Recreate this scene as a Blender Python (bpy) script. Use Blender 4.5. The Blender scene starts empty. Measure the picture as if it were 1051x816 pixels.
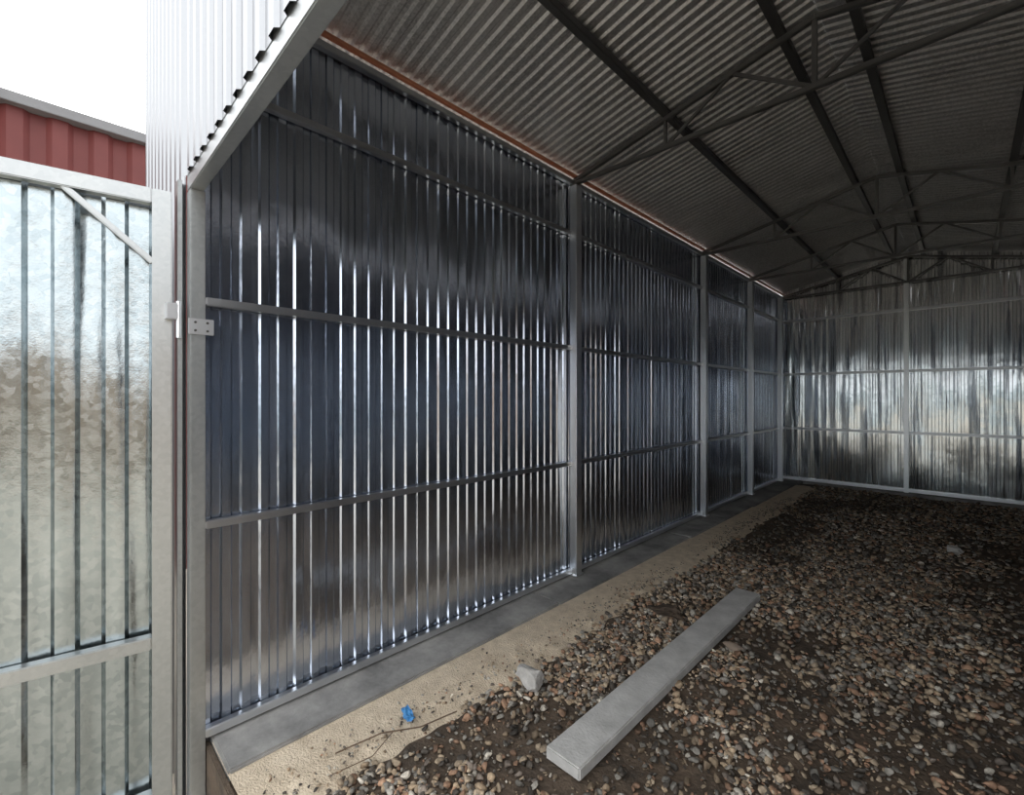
import bpy, bmesh, math, random
import numpy as np
from mathutils import Vector, Matrix, noise
random.seed(4); rng=np.random.default_rng(7)
S=bpy.context.scene
D=2.4; EYE=1.53
SLOPE=.216; XL=-2.44; XR=1.18; XRIDGE=-.63
Y0=.43; YB=9.75; ZG=-.30
def roofz(x): return 3.49+SLOPE*((x-XL) if x<XRIDGE else (2*XRIDGE-x-XL))
# ---------------- materials
def newmat(n):
    m=bpy.data.materials.new(n); m.use_nodes=True
    nt=m.node_tree; b=nt.nodes['Principled BSDF']; return m,nt,b
def ramp(nt,fac,stops):
    r=nt.nodes.new('ShaderNodeValToRGB'); e=r.color_ramp.elements
    e[0].position=stops[0][0]; e[0].color=(*stops[0][1],1)
    e[1].position=stops[-1][0]; e[1].color=(*stops[-1][1],1)
    for p,c in stops[1:-1]:
        k=e.new(p); k.color=(*c,1)
    nt.links.new(fac,r.inputs[0]); return r.outputs[0]
def tex(nt,kind,scale,vecscale=(1,1,1),**kw):
    tc=nt.nodes.new('ShaderNodeTexCoord'); mp=nt.nodes.new('ShaderNodeMapping')
    mp.inputs['Scale'].default_value=vecscale
    nt.links.new(tc.outputs['Object'],mp.inputs[0])
    t=nt.nodes.new(kind); nt.links.new(mp.outputs[0],t.inputs['Vector'])
    t.inputs['Scale'].default_value=scale
    for k,v in kw.items():
        t.inputs[k].default_value=v
    return t
def bump(nt,b,h,strength,dist=.01,prev=None):
    bp=nt.nodes.new('ShaderNodeBump'); bp.inputs['Strength'].default_value=strength
    bp.inputs['Distance'].default_value=dist
    nt.links.new(h,bp.inputs['Height'])
    if prev: nt.links.new(prev,bp.inputs['Normal'])
    nt.links.new(bp.outputs[0],b.inputs['Normal']); return bp.outputs[0]
def galv(name,c1,c2,r1,r2,spangle=0.0,wav=.3,metal=1.0,wd=.01,streak=0,vs=60,fine=0,big=0):
    m,nt,b=newmat(name)
    b.inputs['Metallic'].default_value=metal
    n=tex(nt,'ShaderNodeTexNoise',2.2,(1,1,.35),Detail=3,Roughness=.5)
    v=tex(nt,'ShaderNodeTexVoronoi',vs)
    sep=nt.nodes.new('ShaderNodeSeparateColor'); nt.links.new(v.outputs['Color'],sep.inputs[0])
    mx=nt.nodes.new('ShaderNodeMath'); mx.operation='MULTIPLY_ADD'
    nt.links.new(sep.outputs[0],mx.inputs[0]); mx.inputs[1].default_value=spangle
    nt.links.new(n.outputs[0],mx.inputs[2])
    nt.links.new(ramp(nt,mx.outputs[0],[(.25,c1),(.8+spangle,c2)]),b.inputs['Base Color'])
    rr=ramp(nt,mx.outputs[0],[(.25,(r1,)*3),(.8+spangle,(r2,)*3)])
    nt.links.new(rr,b.inputs['Roughness'])
    w=tex(nt,'ShaderNodeTexNoise',4,(1,1,.6),Detail=2)
    o=bump(nt,b,w.outputs[0],wav,wd)
    if streak:
        s=tex(nt,'ShaderNodeTexNoise',9,(1,1,.07),Detail=1)
        o=bump(nt,b,s.outputs[0],1.0,streak,o)
        s=tex(nt,'ShaderNodeTexNoise',22,(1,1,.6),Detail=2)
        o=bump(nt,b,s.outputs[0],.35,.004,o)
    if big:
        s=tex(nt,'ShaderNodeTexNoise',1.5,(1,1,.5),Detail=1)
        o=bump(nt,b,s.outputs[0],1.0,big,o)
    if fine:
        s=tex(nt,'ShaderNodeTexNoise',130,Detail=3)
        o=bump(nt,b,s.outputs[0],fine,.003,o)
    return m
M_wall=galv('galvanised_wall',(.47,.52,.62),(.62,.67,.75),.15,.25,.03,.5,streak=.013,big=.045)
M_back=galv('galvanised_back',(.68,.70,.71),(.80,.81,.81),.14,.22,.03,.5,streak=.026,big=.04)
M_leaf=galv('galvanised_spangle',(.28,.33,.35),(.48,.53,.55),.12,.27,.45,.8,streak=.035,vs=44,fine=.12,big=.08)
M_face=galv('galvanised_facade',(.34,.35,.365),(.42,.43,.445),.35,.5,.1,.2)
M_roof=galv('galvanised_roof',(.42,.415,.41),(.70,.69,.68),.36,.52,.7,.3,.9,vs=90,fine=.5)
M_tube=galv('zinc_tube',(.78,.80,.82),(.88,.90,.92),.34,.42,.05,.1)
M_rail=galv('rail_steel',(.50,.51,.53),(.64,.65,.67),.3,.42,.05,.1)
M_dark=galv('dark_steel',(.08,.078,.077),(.13,.128,.126),.4,.55,.0,.1,.6)
M_truss=galv('truss_steel',(.12,.118,.116),(.19,.187,.184),.35,.5,.0,.1,.7)
M_white=galv('gate_tube',(.38,.40,.41),(.56,.58,.58),.3,.45,.2,.2,.8)
def simple(name,c1,c2,scale,rough=.9,bs=.4,detail=8,bd=.01):
    m,nt,b=newmat(name); b.inputs['Roughness'].default_value=rough
    n=tex(nt,'ShaderNodeTexNoise',scale,Detail=detail,Roughness=.65)
    nt.links.new(ramp(nt,n.outputs[0],[(.3,c1),(.7,c2)]),b.inputs['Base Color'])
    n2=tex(nt,'ShaderNodeTexNoise',scale*8,Detail=4)
    bump(nt,b,n2.outputs[0],bs,bd); return m
M_conc=simple('damp_concrete',(.13,.13,.13),(.46,.45,.43),2.6)
M_sand=simple('cement_sand',(.60,.49,.36),(.86,.73,.56),14,bs=1.0)
M_soil=simple('dark_soil',(.05,.04,.031),(.16,.115,.08),6,bs=1)
M_yard=simple('yard_gravel',(.44,.40,.33),(.64,.58,.48),2)
M_plank=simple('weathered_board',(.42,.415,.40),(.62,.61,.59),9,bs=.3)
M_red=simple('red_paint',(.12,.022,.02),(.16,.032,.028),2,rough=.6,bs=.05)
M_cope=simple('grey_coping',(.16,.16,.165),(.22,.22,.225),3,rough=.6,bs=.05)
M_stone=simple('pale_stone',(.40,.39,.37),(.62,.60,.57),30)
M_blue=simple('blue_plastic',(.03,.16,.42),(.08,.30,.62),12,rough=.35,bs=.2)
M_twig=simple('twig_bark',(.10,.06,.04),(.2,.14,.09),30)
M_tan=simple('tan_mottle',(.16,.15,.15),(.48,.33,.20),.7)  # for the added reflection block and a flat stone
M_eave_glow=simple('eave_glow_orange',(.50,.19,.10),(.66,.29,.17),5,rough=.6,bs=.1)  # warm light leaking at the eave, put in as base colour
M_teal=simple('reflection_teal',(.08,.15,.18),(.13,.22,.26),.6,rough=.6,bs=.05)  # colour chosen for the added fence's teal reflection
# ---------------- helpers
def link(o,parent=None):
    S.collection.objects.link(o)
    if parent: o.parent=parent
    return o
def meshobj(name,verts,faces,mat,parent=None,smooth=False):
    me=bpy.data.meshes.new(name); me.from_pydata(verts,[],faces); me.materials.append(mat)
    if smooth: me.polygons.foreach_set('use_smooth',[True]*len(me.polygons))
    me.update(); return link(bpy.data.objects.new(name,me),parent)
def empty(name):
    return link(bpy.data.objects.new(name,None))
def box(name,p0,p1,mat,parent=None,bev=.004):
    bm=bmesh.new(); bmesh.ops.create_cube(bm,size=1)
    p0=Vector(p0);p1=Vector(p1);c=(p0+p1)/2;s=p1-p0
    for v in bm.verts: v.co=Vector((v.co.x*s.x,v.co.y*s.y,v.co.z*s.z))+c
    if bev: bmesh.ops.bevel(bm,geom=bm.edges[:],offset=bev,segments=2,affect='EDGES')
    me=bpy.data.meshes.new(name); bm.to_mesh(me); bm.free(); me.materials.append(mat)
    return link(bpy.data.objects.new(name,me),parent)
def tube(name,a,b,w,h,mat,parent=None,up=(0,0,1),bev=.004):
    a=Vector(a);b=Vector(b);L=(b-a).length; d=(b-a)/L
    u=Vector(up); s=d.cross(u).normalized(); u=s.cross(d)
    bm=bmesh.new(); bmesh.ops.create_cube(bm,size=1)
    for v in bm.verts: v.co=Vector((v.co.x*L,v.co.y*w,v.co.z*h))
    bmesh.ops.bevel(bm,geom=bm.edges[:],offset=bev,segments=2,affect='EDGES')
    c=(a+b)/2
    for v in bm.verts: v.co=c+d*v.co.x+s*v.co.y+u*v.co.z
    bmesh.ops.recalc_face_normals(bm,faces=bm.faces[:])
    me=bpy.data.meshes.new(name); bm.to_mesh(me); bm.free(); me.materials.append(mat)
    return link(bpy.data.objects.new(name,me),parent)
def corr(name,origin,u,n,length,f0,f1,mat,parent=None,pitch=.115,depth=.012,v=(0,0,1),pan=.052,fl=.011,phase=0,seg=1,jit=0):
    """trapezoid sheet; u=run dir, n=rib dir, v=rib axis; f0,f1 limits along v as function of run position"""
    O=Vector(origin);u=Vector(u);n=Vector(n);v=Vector(v)
    R=random.Random(name)
    prof=[];k=-1;top=pitch-pan-2*fl
    while True:
        s=k*pitch+phase
        for q,dp in ((0,0),(pan,0),(pan+fl,depth),(pan+fl+top,depth)):
            prof.append((s+q+R.uniform(-1,1)*jit,dp+R.uniform(-1,1)*jit*.35))
        if s>length: break
        k+=1
    pr=[(0,0)]+[p for p in prof if 0<p[0]<length]+[(length,0)]
    verts=[];faces=[]
    for s,dp in pr:
        a,b=f0(s),f1(s)
        for j in range(seg+1):
            verts.append(O+u*s+n*dp+v*(a+(b-a)*j/seg))
    m=seg+1
    for i in range(len(pr)-1):
        for j in range(seg):
            faces.append((i*m+j,(i+1)*m+j,(i+1)*m+j+1,i*m+j+1))
    return meshobj(name,verts,faces,mat,parent)
# ---------------- shell: walls
WP=dict(pitch=.082,depth=.009,pan=.036,fl=.008,jit=.0018)
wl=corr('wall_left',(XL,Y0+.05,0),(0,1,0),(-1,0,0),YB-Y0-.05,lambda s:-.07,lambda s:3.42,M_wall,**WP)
PY=[.2*D+.03,1.337*D,2.488*D,3.25*D,3.93*D]
RZ=[.96,1.96,2.95]
for i,z in enumerate(RZ+[.03,3.395]):
    tube('rail_%d'%i,(XL+.022,Y0+.06,z),(XL+.022,YB-.01,z),.04,.035 if i<3 else .04,M_rail if i!=3 else M_tube,wl)
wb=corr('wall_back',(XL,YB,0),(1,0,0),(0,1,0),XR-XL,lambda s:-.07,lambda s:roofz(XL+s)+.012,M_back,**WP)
for i,z in enumerate(RZ+[.03]):
    tube('rail_%d'%i,(XL+.01,YB-.022,z),(XR-.01,YB-.022,z),.04,.04 if i<3 else .05,M_rail if i<3 else M_tube,wb)
tube('centre_post',(XRIDGE-.02,YB-.05,0),(XRIDGE-.02,YB-.05,roofz(XRIDGE)-.12),.06,.06,M_tube,wb,up=(0,1,0))
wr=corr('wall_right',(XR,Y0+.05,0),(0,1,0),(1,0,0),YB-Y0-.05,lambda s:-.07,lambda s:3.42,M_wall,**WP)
for i,z in enumerate(RZ+[.03,3.395]):
    tube('rail_%d'%i,(XR-.022,Y0+.06,z),(XR-.022,YB-.01,z),.04,.04,M_rail,wr)
# facade
TOP=EYE+1.3*D
HB=EYE+.382*D
wf=corr('wall_front',(-1.52*D,Y0,0),(1,0,0),(0,-1,0),1.52*D-2.47,lambda s:ZG,lambda s:TOP,M_face)
corr('gable_sheet',(-2.47,Y0,0),(1,0,0),(0,-1,0),XR+2.47+.5,lambda s:HB+.065,lambda s:TOP,M_face,wf,phase=.03)
box('header_beam',(-2.46,Y0+.002,HB),(XR+.03,Y0+.055,HB+.12),M_white,wf)
box('jamb_post_left',(-2.47,Y0+.002,ZG),(-2.40,Y0+.06,HB-.001),M_white,wf)
box('jamb_post_right',(XR-.03,Y0+.002,ZG),(XR+.03,Y0+.06,HB-.001),M_white,wf)
corr('side_sheet',(XR+.03,Y0,0),(1,0,0),(0,-1,0),.47,lambda s:ZG,lambda s:HB+.065,M_face,wf)
box('parapet_post_left',(-1.52*D,Y0+.004,ZG),(-1.52*D+.06,Y0+.06,TOP),M_tube,wf)
box('parapet_rail',(-1.52*D+.07,Y0+.004,TOP-.08),(XR+.5,Y0+.06,TOP-.02),M_tube,wf)
box('jamb_strip',(-2.53,Y0-.03,ZG),(-2.472,Y0-.013,HB+.05),M_white,wf,.002)
# hinge plate on jamb
hp=empty('gate_hinge')
zc=EYE+.13*D
box('plate_jamb',(-2.399,Y0-.005,zc-.035),(-2.392,Y0+.09,zc+.035),M_tube,hp,.002)
box('plate_leaf',(-2.50,Y0-.075,zc+.03),(-2.44,Y0-.035,zc+.10),M_tube,hp,.002)
def cyl(name,a,b,r,mat,parent,seg=16):
    a=Vector(a);b=Vector(b);bm=bmesh.new()
    bmesh.ops.create_cone(bm,cap_ends=True,segments=seg,radius1=r,radius2=r,depth=(b-a).length)
    q=(b-a).to_track_quat('Z','Y').to_matrix().to_4x4(); q.translation=(a+b)/2
    bm.transform(q); me=bpy.data.meshes.new(name); bm.to_mesh(me); bm.free(); me.materials.append(mat)
    return link(bpy.data.objects.new(name,me),parent)
cyl('pin',(-2.45,Y0-.03,zc-.05),(-2.45,Y0-.03,zc+.11),.010,M_tube,hp)
for i,(yy,zz) in enumerate(((.02,-.018),(.02,.018),(.065,-.018),(.065,.018))):
    cyl('screw_%d'%i,(-2.392,Y0+yy,zc+zz),(-2.388,Y0+yy,zc+zz),.005,M_dark,hp)
# ---------------- wall posts
for y in PY[1:]:
    for x,s in ((XL+.05,1),(XR-.05,-1)):
        p=box('wall_post',(x-.035,y-.04,.0),(x+.035,y+.04,3.36),M_tube)
        box('base_plate',(x-.045,y-.06,0),(x+.045,y+.06,.008),M_tube,p,.002)
# ---------------- trusses
zb=3.385
def topz(x): return roofz(x)-.085
for y in (PY[1],PY[2],PY[3],YB-.07):
    t=empty('roof_truss')
    a=XL+.03;b=XR-.03
    tube('bottom_chord',(a,y,zb),(b,y,zb),.035,.032,M_truss,t)
    tube('top_chord_left',(a,y,topz(XL)+.005),(XRIDGE,y,topz(XRIDGE)),.035,.032,M_truss,t)
    tube('top_chord_right',(XRIDGE,y,topz(XRIDGE)),(b,y,topz(XL)+.005),.035,.032,M_truss,t)
    tube('king_post',(XRIDGE,y,zb),(XRIDGE,y,topz(XRIDGE)),.028,.028,M_truss,t,up=(0,1,0))
    for i,s in enumerate((-1,1)):
        x1=XRIDGE+s*.94; x2=XRIDGE+s*.47
        tube('web_a_%d'%i,(x1,y,zb),(x1,y,topz(x1)),.022,.022,M_truss,t,up=(0,1,0))
        tube('web_b_%d'%i,(x1,y,zb),(x2,y,topz(x2)),.022,.022,M_truss,t,up=(0,1,0))
        tube('web_c_%d'%i,(x2,y,topz(x2)),(XRIDGE,y,zb),.022,.022,M_truss,t,up=(0,1,0))
# ---------------- roof
def slopesheet(name,x0,x1,par):
    sgn=1 if x0<XRIDGE else -1
    d=Vector((1,0,SLOPE*sgn)); 
    if sgn>0: O=(x0,Y0+.08,roofz(XL)-SLOPE*(XL-x0)); 
    else: O=(x0,Y0+.08,roofz(XRIDGE))
    return corr(name,O,(0,1,0),(0,0,1),YB-Y0+.1,lambda s:0.0,lambda s:(x1-x0),M_roof,par,v=d,pitch=.076,depth=.011,pan=.026,fl=.015)
ce=slopesheet('ceiling',XL-.16,XRIDGE,None)
slopesheet('roof_sheet_right',XRIDGE+.0001,XR+.16,ce)
for i,x in enumerate((-1.57,-.81,-.45,.32)):
    p=tube('roof_purlin',(x,Y0+.08,roofz(x)-.037),(x,YB-.02,roofz(x)-.037),.05,.05,M_dark)
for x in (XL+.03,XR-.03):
    tube('roof_purlin',(x,Y0+.08,roofz(XL)-.031),(x,YB-.02,roofz(XL)-.031),.03,.024,M_eave_glow)  # eave purlins, coloured orange to stand in for light through the gap
# ---------------- gate leaf
gl=empty('gate_leaf')
ang=math.atan2(-.985,-.17)
gl.location=(-1.047*D,.161*D,0); gl.rotation_euler=(0,0,ang)
LT=EYE+.378*D; LW=1.75
def lb(n,p0,p1,m=M_tube,bev=.004): return box(n,p0,p1,m,gl,bev)
LB=ZG+.05
lb('hinge_stile',(0,-.02,LB),(.07,.03,LT),M_white)
lb('outer_stile',(LW-.06,-.02,LB),(LW,.03,LT),M_white)
lb('top_rail',(.071,-.02,LT-.065),(LW-.061,.03,LT),M_white)
lb('mid_rail',(.071,-.02,EYE-.455*D),(LW-.061,.03,EYE-.455*D+.055),M_white)
lb('bottom_rail',(.071,-.02,LB),(LW-.061,.03,LB+.06),M_white)
tube('corner_brace',(.065,.006,EYE+.245*D),(.36,.006,LT-.05),.024,.030,M_white,gl,up=(0,1,0))
corr('sheet',(0,-.024,LB-.02),(1,0,0),(0,-1,0),LW,lambda s:0.0,lambda s:LT-LB-.03,M_leaf,gl,phase=.01,pitch=.155,pan=.062,fl=.014,depth=.016,jit=.0025)
# ---------------- floor
def grid(name,x0,x1,y0,y1,nx,ny,zf,mat):
    vs=[];fs=[]
    for j in range(ny+1):
        for i in range(nx+1):
            x=x0+(x1-x0)*i/nx;y=y0+(y1-y0)*j/ny; vs.append((x,y,zf(x,y)))
    for j in range(ny):
        for i in range(nx):
            a=j*(nx+1)+i; fs.append((a,a+1,a+nx+2,a+nx+1))
    return meshobj(name,vs,fs,mat,None,True)
def nz(x,y,s,o=0): return noise.noise(Vector((x*s,y*s,o)))
def floorz(x,y): return -.045+.018*nz(x,y,1.3)+.008*nz(x,y,5,3)
grid('floor',XL+.3,XR,Y0+.07,YB,60,150,floorz,M_soil)
def edge_s(y): return -.762*D+.06*nz(0,y,2.1,9)+.05*nz(0,y,7,5)
vs=[];fs=[];n=400
for j in range(n+1):
    y=Y0+.085+(9.2-Y0)*j/n
    e=edge_s(y)
    for k,xx in enumerate((XL+.04,XL+.30,(XL+.30+e)/2,e,e+.10)):
        z=(-.02,-.02,-.012+.01*nz(xx,y,4),-.018+.008*nz(xx,y,6),-.07)[k]
        vs.append((xx,y,z))
for j in range(n):
    for k in range(4):
        a=j*5+k; fs.append((a,a+1,a+6,a+5))
meshobj('sand_strip',vs,fs,M_sand,None,True)
pl=empty('concrete_plinth')
yy=Y0+.085
k=0
while yy<YB-.05:
    L=min(2.0+.7*random.random(),YB-yy)
    w=.31+.03*random.uniform(-1,1)
    box('slab_%d'%k,(XL-.03,yy+.002,-.08),(XL+.04+w-.03,yy+L-.004,-.002-.004*(k%2)),M_conc,pl,.008)
    yy+=L;k+=1
box('back_slab',(XL+.38,YB-.16,-.08),(XR,YB+.1,-.004),M_conc,pl,.008)
box('threshold',(XL,Y0+.064,ZG-.05),(XR-.035,Y0+.085,-.03),M_soil,pl,.004)
grid('ground',-16,16,-24,Y0+.06,20,20,lambda x,y:ZG,M_yard)
grid('ground_side',-16,XL-.13,Y0+.06,14,8,8,lambda x,y:ZG,M_yard)
# ---------------- gravel: one mesh of pebbles
def ico(sub):
    bm=bmesh.new(); bmesh.ops.create_icosphere(bm,subdivisions=sub,radius=1)
    v=np.array([q.co[:] for q in bm.verts]); f=np.array([[a.index for a in p.verts] for p in bm.faces]); bm.free(); return v,f
I1=ico(1);I2=ico(2)
pal=np.array([(.40,.37,.32),(.56,.44,.31),(.46,.28,.18),(.13,.11,.09),(.78,.71,.60),(.48,.36,.24),(.27,.22,.18)])
pw=np.array([.19,.17,.14,.18,.07,.15,.10])
V=[];F=[];C=[];off=0
def addp(x,y,r,base,near):
    global off
    v,f=base
    nv=len(v)
    sc=np.array([1,rng.uniform(.55,1),rng.uniform(.35,.7)])*r
    w=v.copy()
    if near:
        for _ in range(6):
            nrm=rng.normal(0,1,3);nrm/=np.linalg.norm(nrm);dd=rng.uniform(.35,.7)
            dot=w@nrm;over=np.maximum(dot-dd,0)
            w=w-np.outer(over,nrm)
        w=w*(1+rng.normal(0,.06,(nv,1)))
    else: w=w*(1+rng.normal(0,.18,(nv,1)))
    w=w*sc
    a,b_,c=rng.uniform(0,6.28),rng.normal(0,.4),rng.normal(0,.4)
    R=np.array(Matrix.Rotation(a,3,'Z')@Matrix.Rotation(b_,3,'X')@Matrix.Rotation(c,3,'Y'))
    w=w@R.T
    z=floorz(x,y)+r*.35+rng.uniform(0,.012)
    w+=np.array([x,y,z])
    V.append(w);F.append(f+off);off+=nv
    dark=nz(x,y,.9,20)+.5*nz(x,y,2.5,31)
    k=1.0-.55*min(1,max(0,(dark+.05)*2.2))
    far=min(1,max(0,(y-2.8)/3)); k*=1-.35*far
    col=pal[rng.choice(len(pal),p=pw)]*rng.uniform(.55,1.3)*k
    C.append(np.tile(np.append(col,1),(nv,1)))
def scatter(y0,y1,dens,r0,r1,base,near,x1=XR-.06):
    area=(x1-(-1.95))*(y1-y0)
    for _ in range(int(area*dens)):
        x=rng.uniform(-1.95,x1);y=rng.uniform(y0,y1)
        e=edge_s(y)
        if x<e-.01:
            continue
        if x<e+.12 and rng.random()<.35: continue
        if -.54*D<x<-.455*D and .62*D<y<1.6*D: continue
        m=nz(x,y,.9,20)+.5*nz(x,y,2.5,31)
        if m>.10 and rng.random()<.6: continue
        r=r0*(r1/r0)**(rng.random()**1.4)
        addp(x,y,r,base,near)
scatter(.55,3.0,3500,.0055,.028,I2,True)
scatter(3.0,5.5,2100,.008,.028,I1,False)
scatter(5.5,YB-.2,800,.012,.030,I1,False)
for _ in range(1500):
    y=rng.uniform(.5,8);x=edge_s(y)-abs(rng.normal(0,.08))
    addp(x,y,rng.uniform(.003,.011),I2,True); V[-1][:,2]+=.03
Vn=np.concatenate(V);Fn=np.concatenate(F);Cn=np.concatenate(C)
me=bpy.data.meshes.new('gravel')
me.vertices.add(len(Vn));me.vertices.foreach_set('co',Vn.ravel())
me.loops.add(Fn.size);me.loops.foreach_set('vertex_index',Fn.ravel().astype(np.int32))
me.polygons.add(len(Fn));me.polygons.foreach_set('loop_start',(np.arange(len(Fn))*3).astype(np.int32))
ca=me.color_attributes.new('Col','FLOAT_COLOR','POINT');ca.data.foreach_set('color',Cn.ravel())
me.update(calc_edges=True);me.validate()
m,nt,b=newmat('gravel_stone');b.inputs['Roughness'].default_value=.75
at=nt.nodes.new('ShaderNodeAttribute');at.attribute_name='Col'
n=tex(nt,'ShaderNodeTexNoise',90,Detail=4)
mx=nt.nodes.new('ShaderNodeMix');mx.data_type='RGBA';mx.blend_type='MULTIPLY';mx.inputs[0].default_value=1
nt.links.new(at.outputs[0],mx.inputs[6]);nt.links.new(ramp(nt,n.outputs[0],[(.3,(.65,.65,.65)),(.7,(1.2,1.2,1.2))]),mx.inputs[7])
nt.links.new(mx.outputs[2],b.inputs['Base Color'])
me.materials.append(m)
link(bpy.data.objects.new('gravel',me))
# ---------------- board on the ground
bd=box('concrete_board',(-.535*D,.628*D,-.03),(-.46*D,1.595*D,.025),M_plank,None,.006)
def rock(name,loc,sz,mat,sub=3,seed=0,j=.35):
    bm=bmesh.new();bmesh.ops.create_icosphere(bm,subdivisions=sub,radius=1)
    rr=random.Random(seed)
    cuts=[(Vector((rr.gauss(0,1),rr.gauss(0,1),rr.gauss(0,1))).normalized(),rr.uniform(.45,.8)) for _ in range(9)]
    for v in bm.verts:
        q=v.co.copy()
        for nn,dd in cuts:
            o=q.dot(nn)-dd
            if o>0: q-=nn*o
        k=1+j*.4*noise.noise(v.co*2.3+Vector((seed,0,0)))
        v.co=Vector((q.x*sz[0]*k,q.y*sz[1]*k,q.z*sz[2]*k))+Vector(loc)
    me=bpy.data.meshes.new(name);bm.to_mesh(me);bm.free();me.materials.append(mat)
    return link(bpy.data.objects.new(name,me))
rock('rock',(-.69*D,.755*D,.03),(.085,.07,.065),M_stone,seed=3,j=.5)
rock('rock',(-.415*D,1.22*D,.008),(.075,.04,.022),M_tan,seed=2)
rock('rock',(-.024*D,2.654*D,.01),(.09,.06,.05),M_stone,seed=5)
rock('soil_clump',(-.62*D,1.30*D,.0),(.14,.11,.05),M_soil,sub=4,seed=6,j=.9)
rock('blue_plastic_scrap',(-.782*D,.502*D,.018),(.045,.03,.038),M_blue,seed=8,j=1.0)
def twig(name,pts,r):
    cu=bpy.data.curves.new(name,'CURVE');cu.dimensions='3D';sp=cu.splines.new('POLY');sp.points.add(len(pts)-1)
    for p,q in zip(sp.points,pts): p.co=(*q,1)
    cu.bevel_depth=r;cu.bevel_resolution=2;cu.materials.append(M_twig);return link(bpy.data.objects.new(name,cu))
twig('twig',[(-.80*D,.36*D,.0),(-.78*D,.44*D,.012),(-.74*D,.50*D,.015),(-.73*D,.58*D,.004)],.003)
twig('twig',[(-.76*D,.33*D,.0),(-.74*D,.40*D,.014),(-.77*D,.46*D,.01)],.002)
# ---------------- surroundings
rb=corr('red_building',(-5.9,-6,0),(0,1,0),(1,0,0),20,lambda s:ZG,lambda s:EYE+2.55,M_red,pitch=.28,depth=.04,pan=.10,fl=.04)
box('coping',(-6.3,-6,EYE+2.53),(-5.78,14,EYE+2.62),M_cope,rb)
tb=box('tan_reflection_block',(9,-18,ZG),(15,6,3.6),M_tan,None,.02)  # unseen block, added so the gate leaf reflects tan instead of sky
fb=corr('yard_fence',(-16,-20,ZG),(1,0,0),(0,1,0),32,lambda s:0.0,lambda s:2.8,M_teal,pitch=.25,depth=.035,pan=.12,fl=.03)  # unseen, added behind the camera for a teal reflection in the back wall
# ---------------- world
w=bpy.data.worlds.new('World');S.world=w;w.use_nodes=True
nt=w.node_tree;bg=nt.nodes['Background']
tc=nt.nodes.new('ShaderNodeTexCoord');sp=nt.nodes.new('ShaderNodeSeparateXYZ');nt.links.new(tc.outputs['Generated'],sp.inputs[0])
c=ramp(nt,sp.outputs[2],[(.0,(.90,.92,.94)),(.6,(.98,.99,1.0))])
nt.links.new(c,bg.inputs[0]);bg.inputs[1].default_value=2.6
# ---------------- camera
cam=bpy.data.cameras.new('Camera');cam.sensor_width=36;cam.lens=469/1051*36;cam.clip_start=.02
co=link(bpy.data.objects.new('Camera',cam));co.location=(0,0,EYE)
co.rotation_euler=(math.radians(90),0,math.atan2(.7025,.7117))
S.camera=co
S.view_settings.view_transform='Standard'
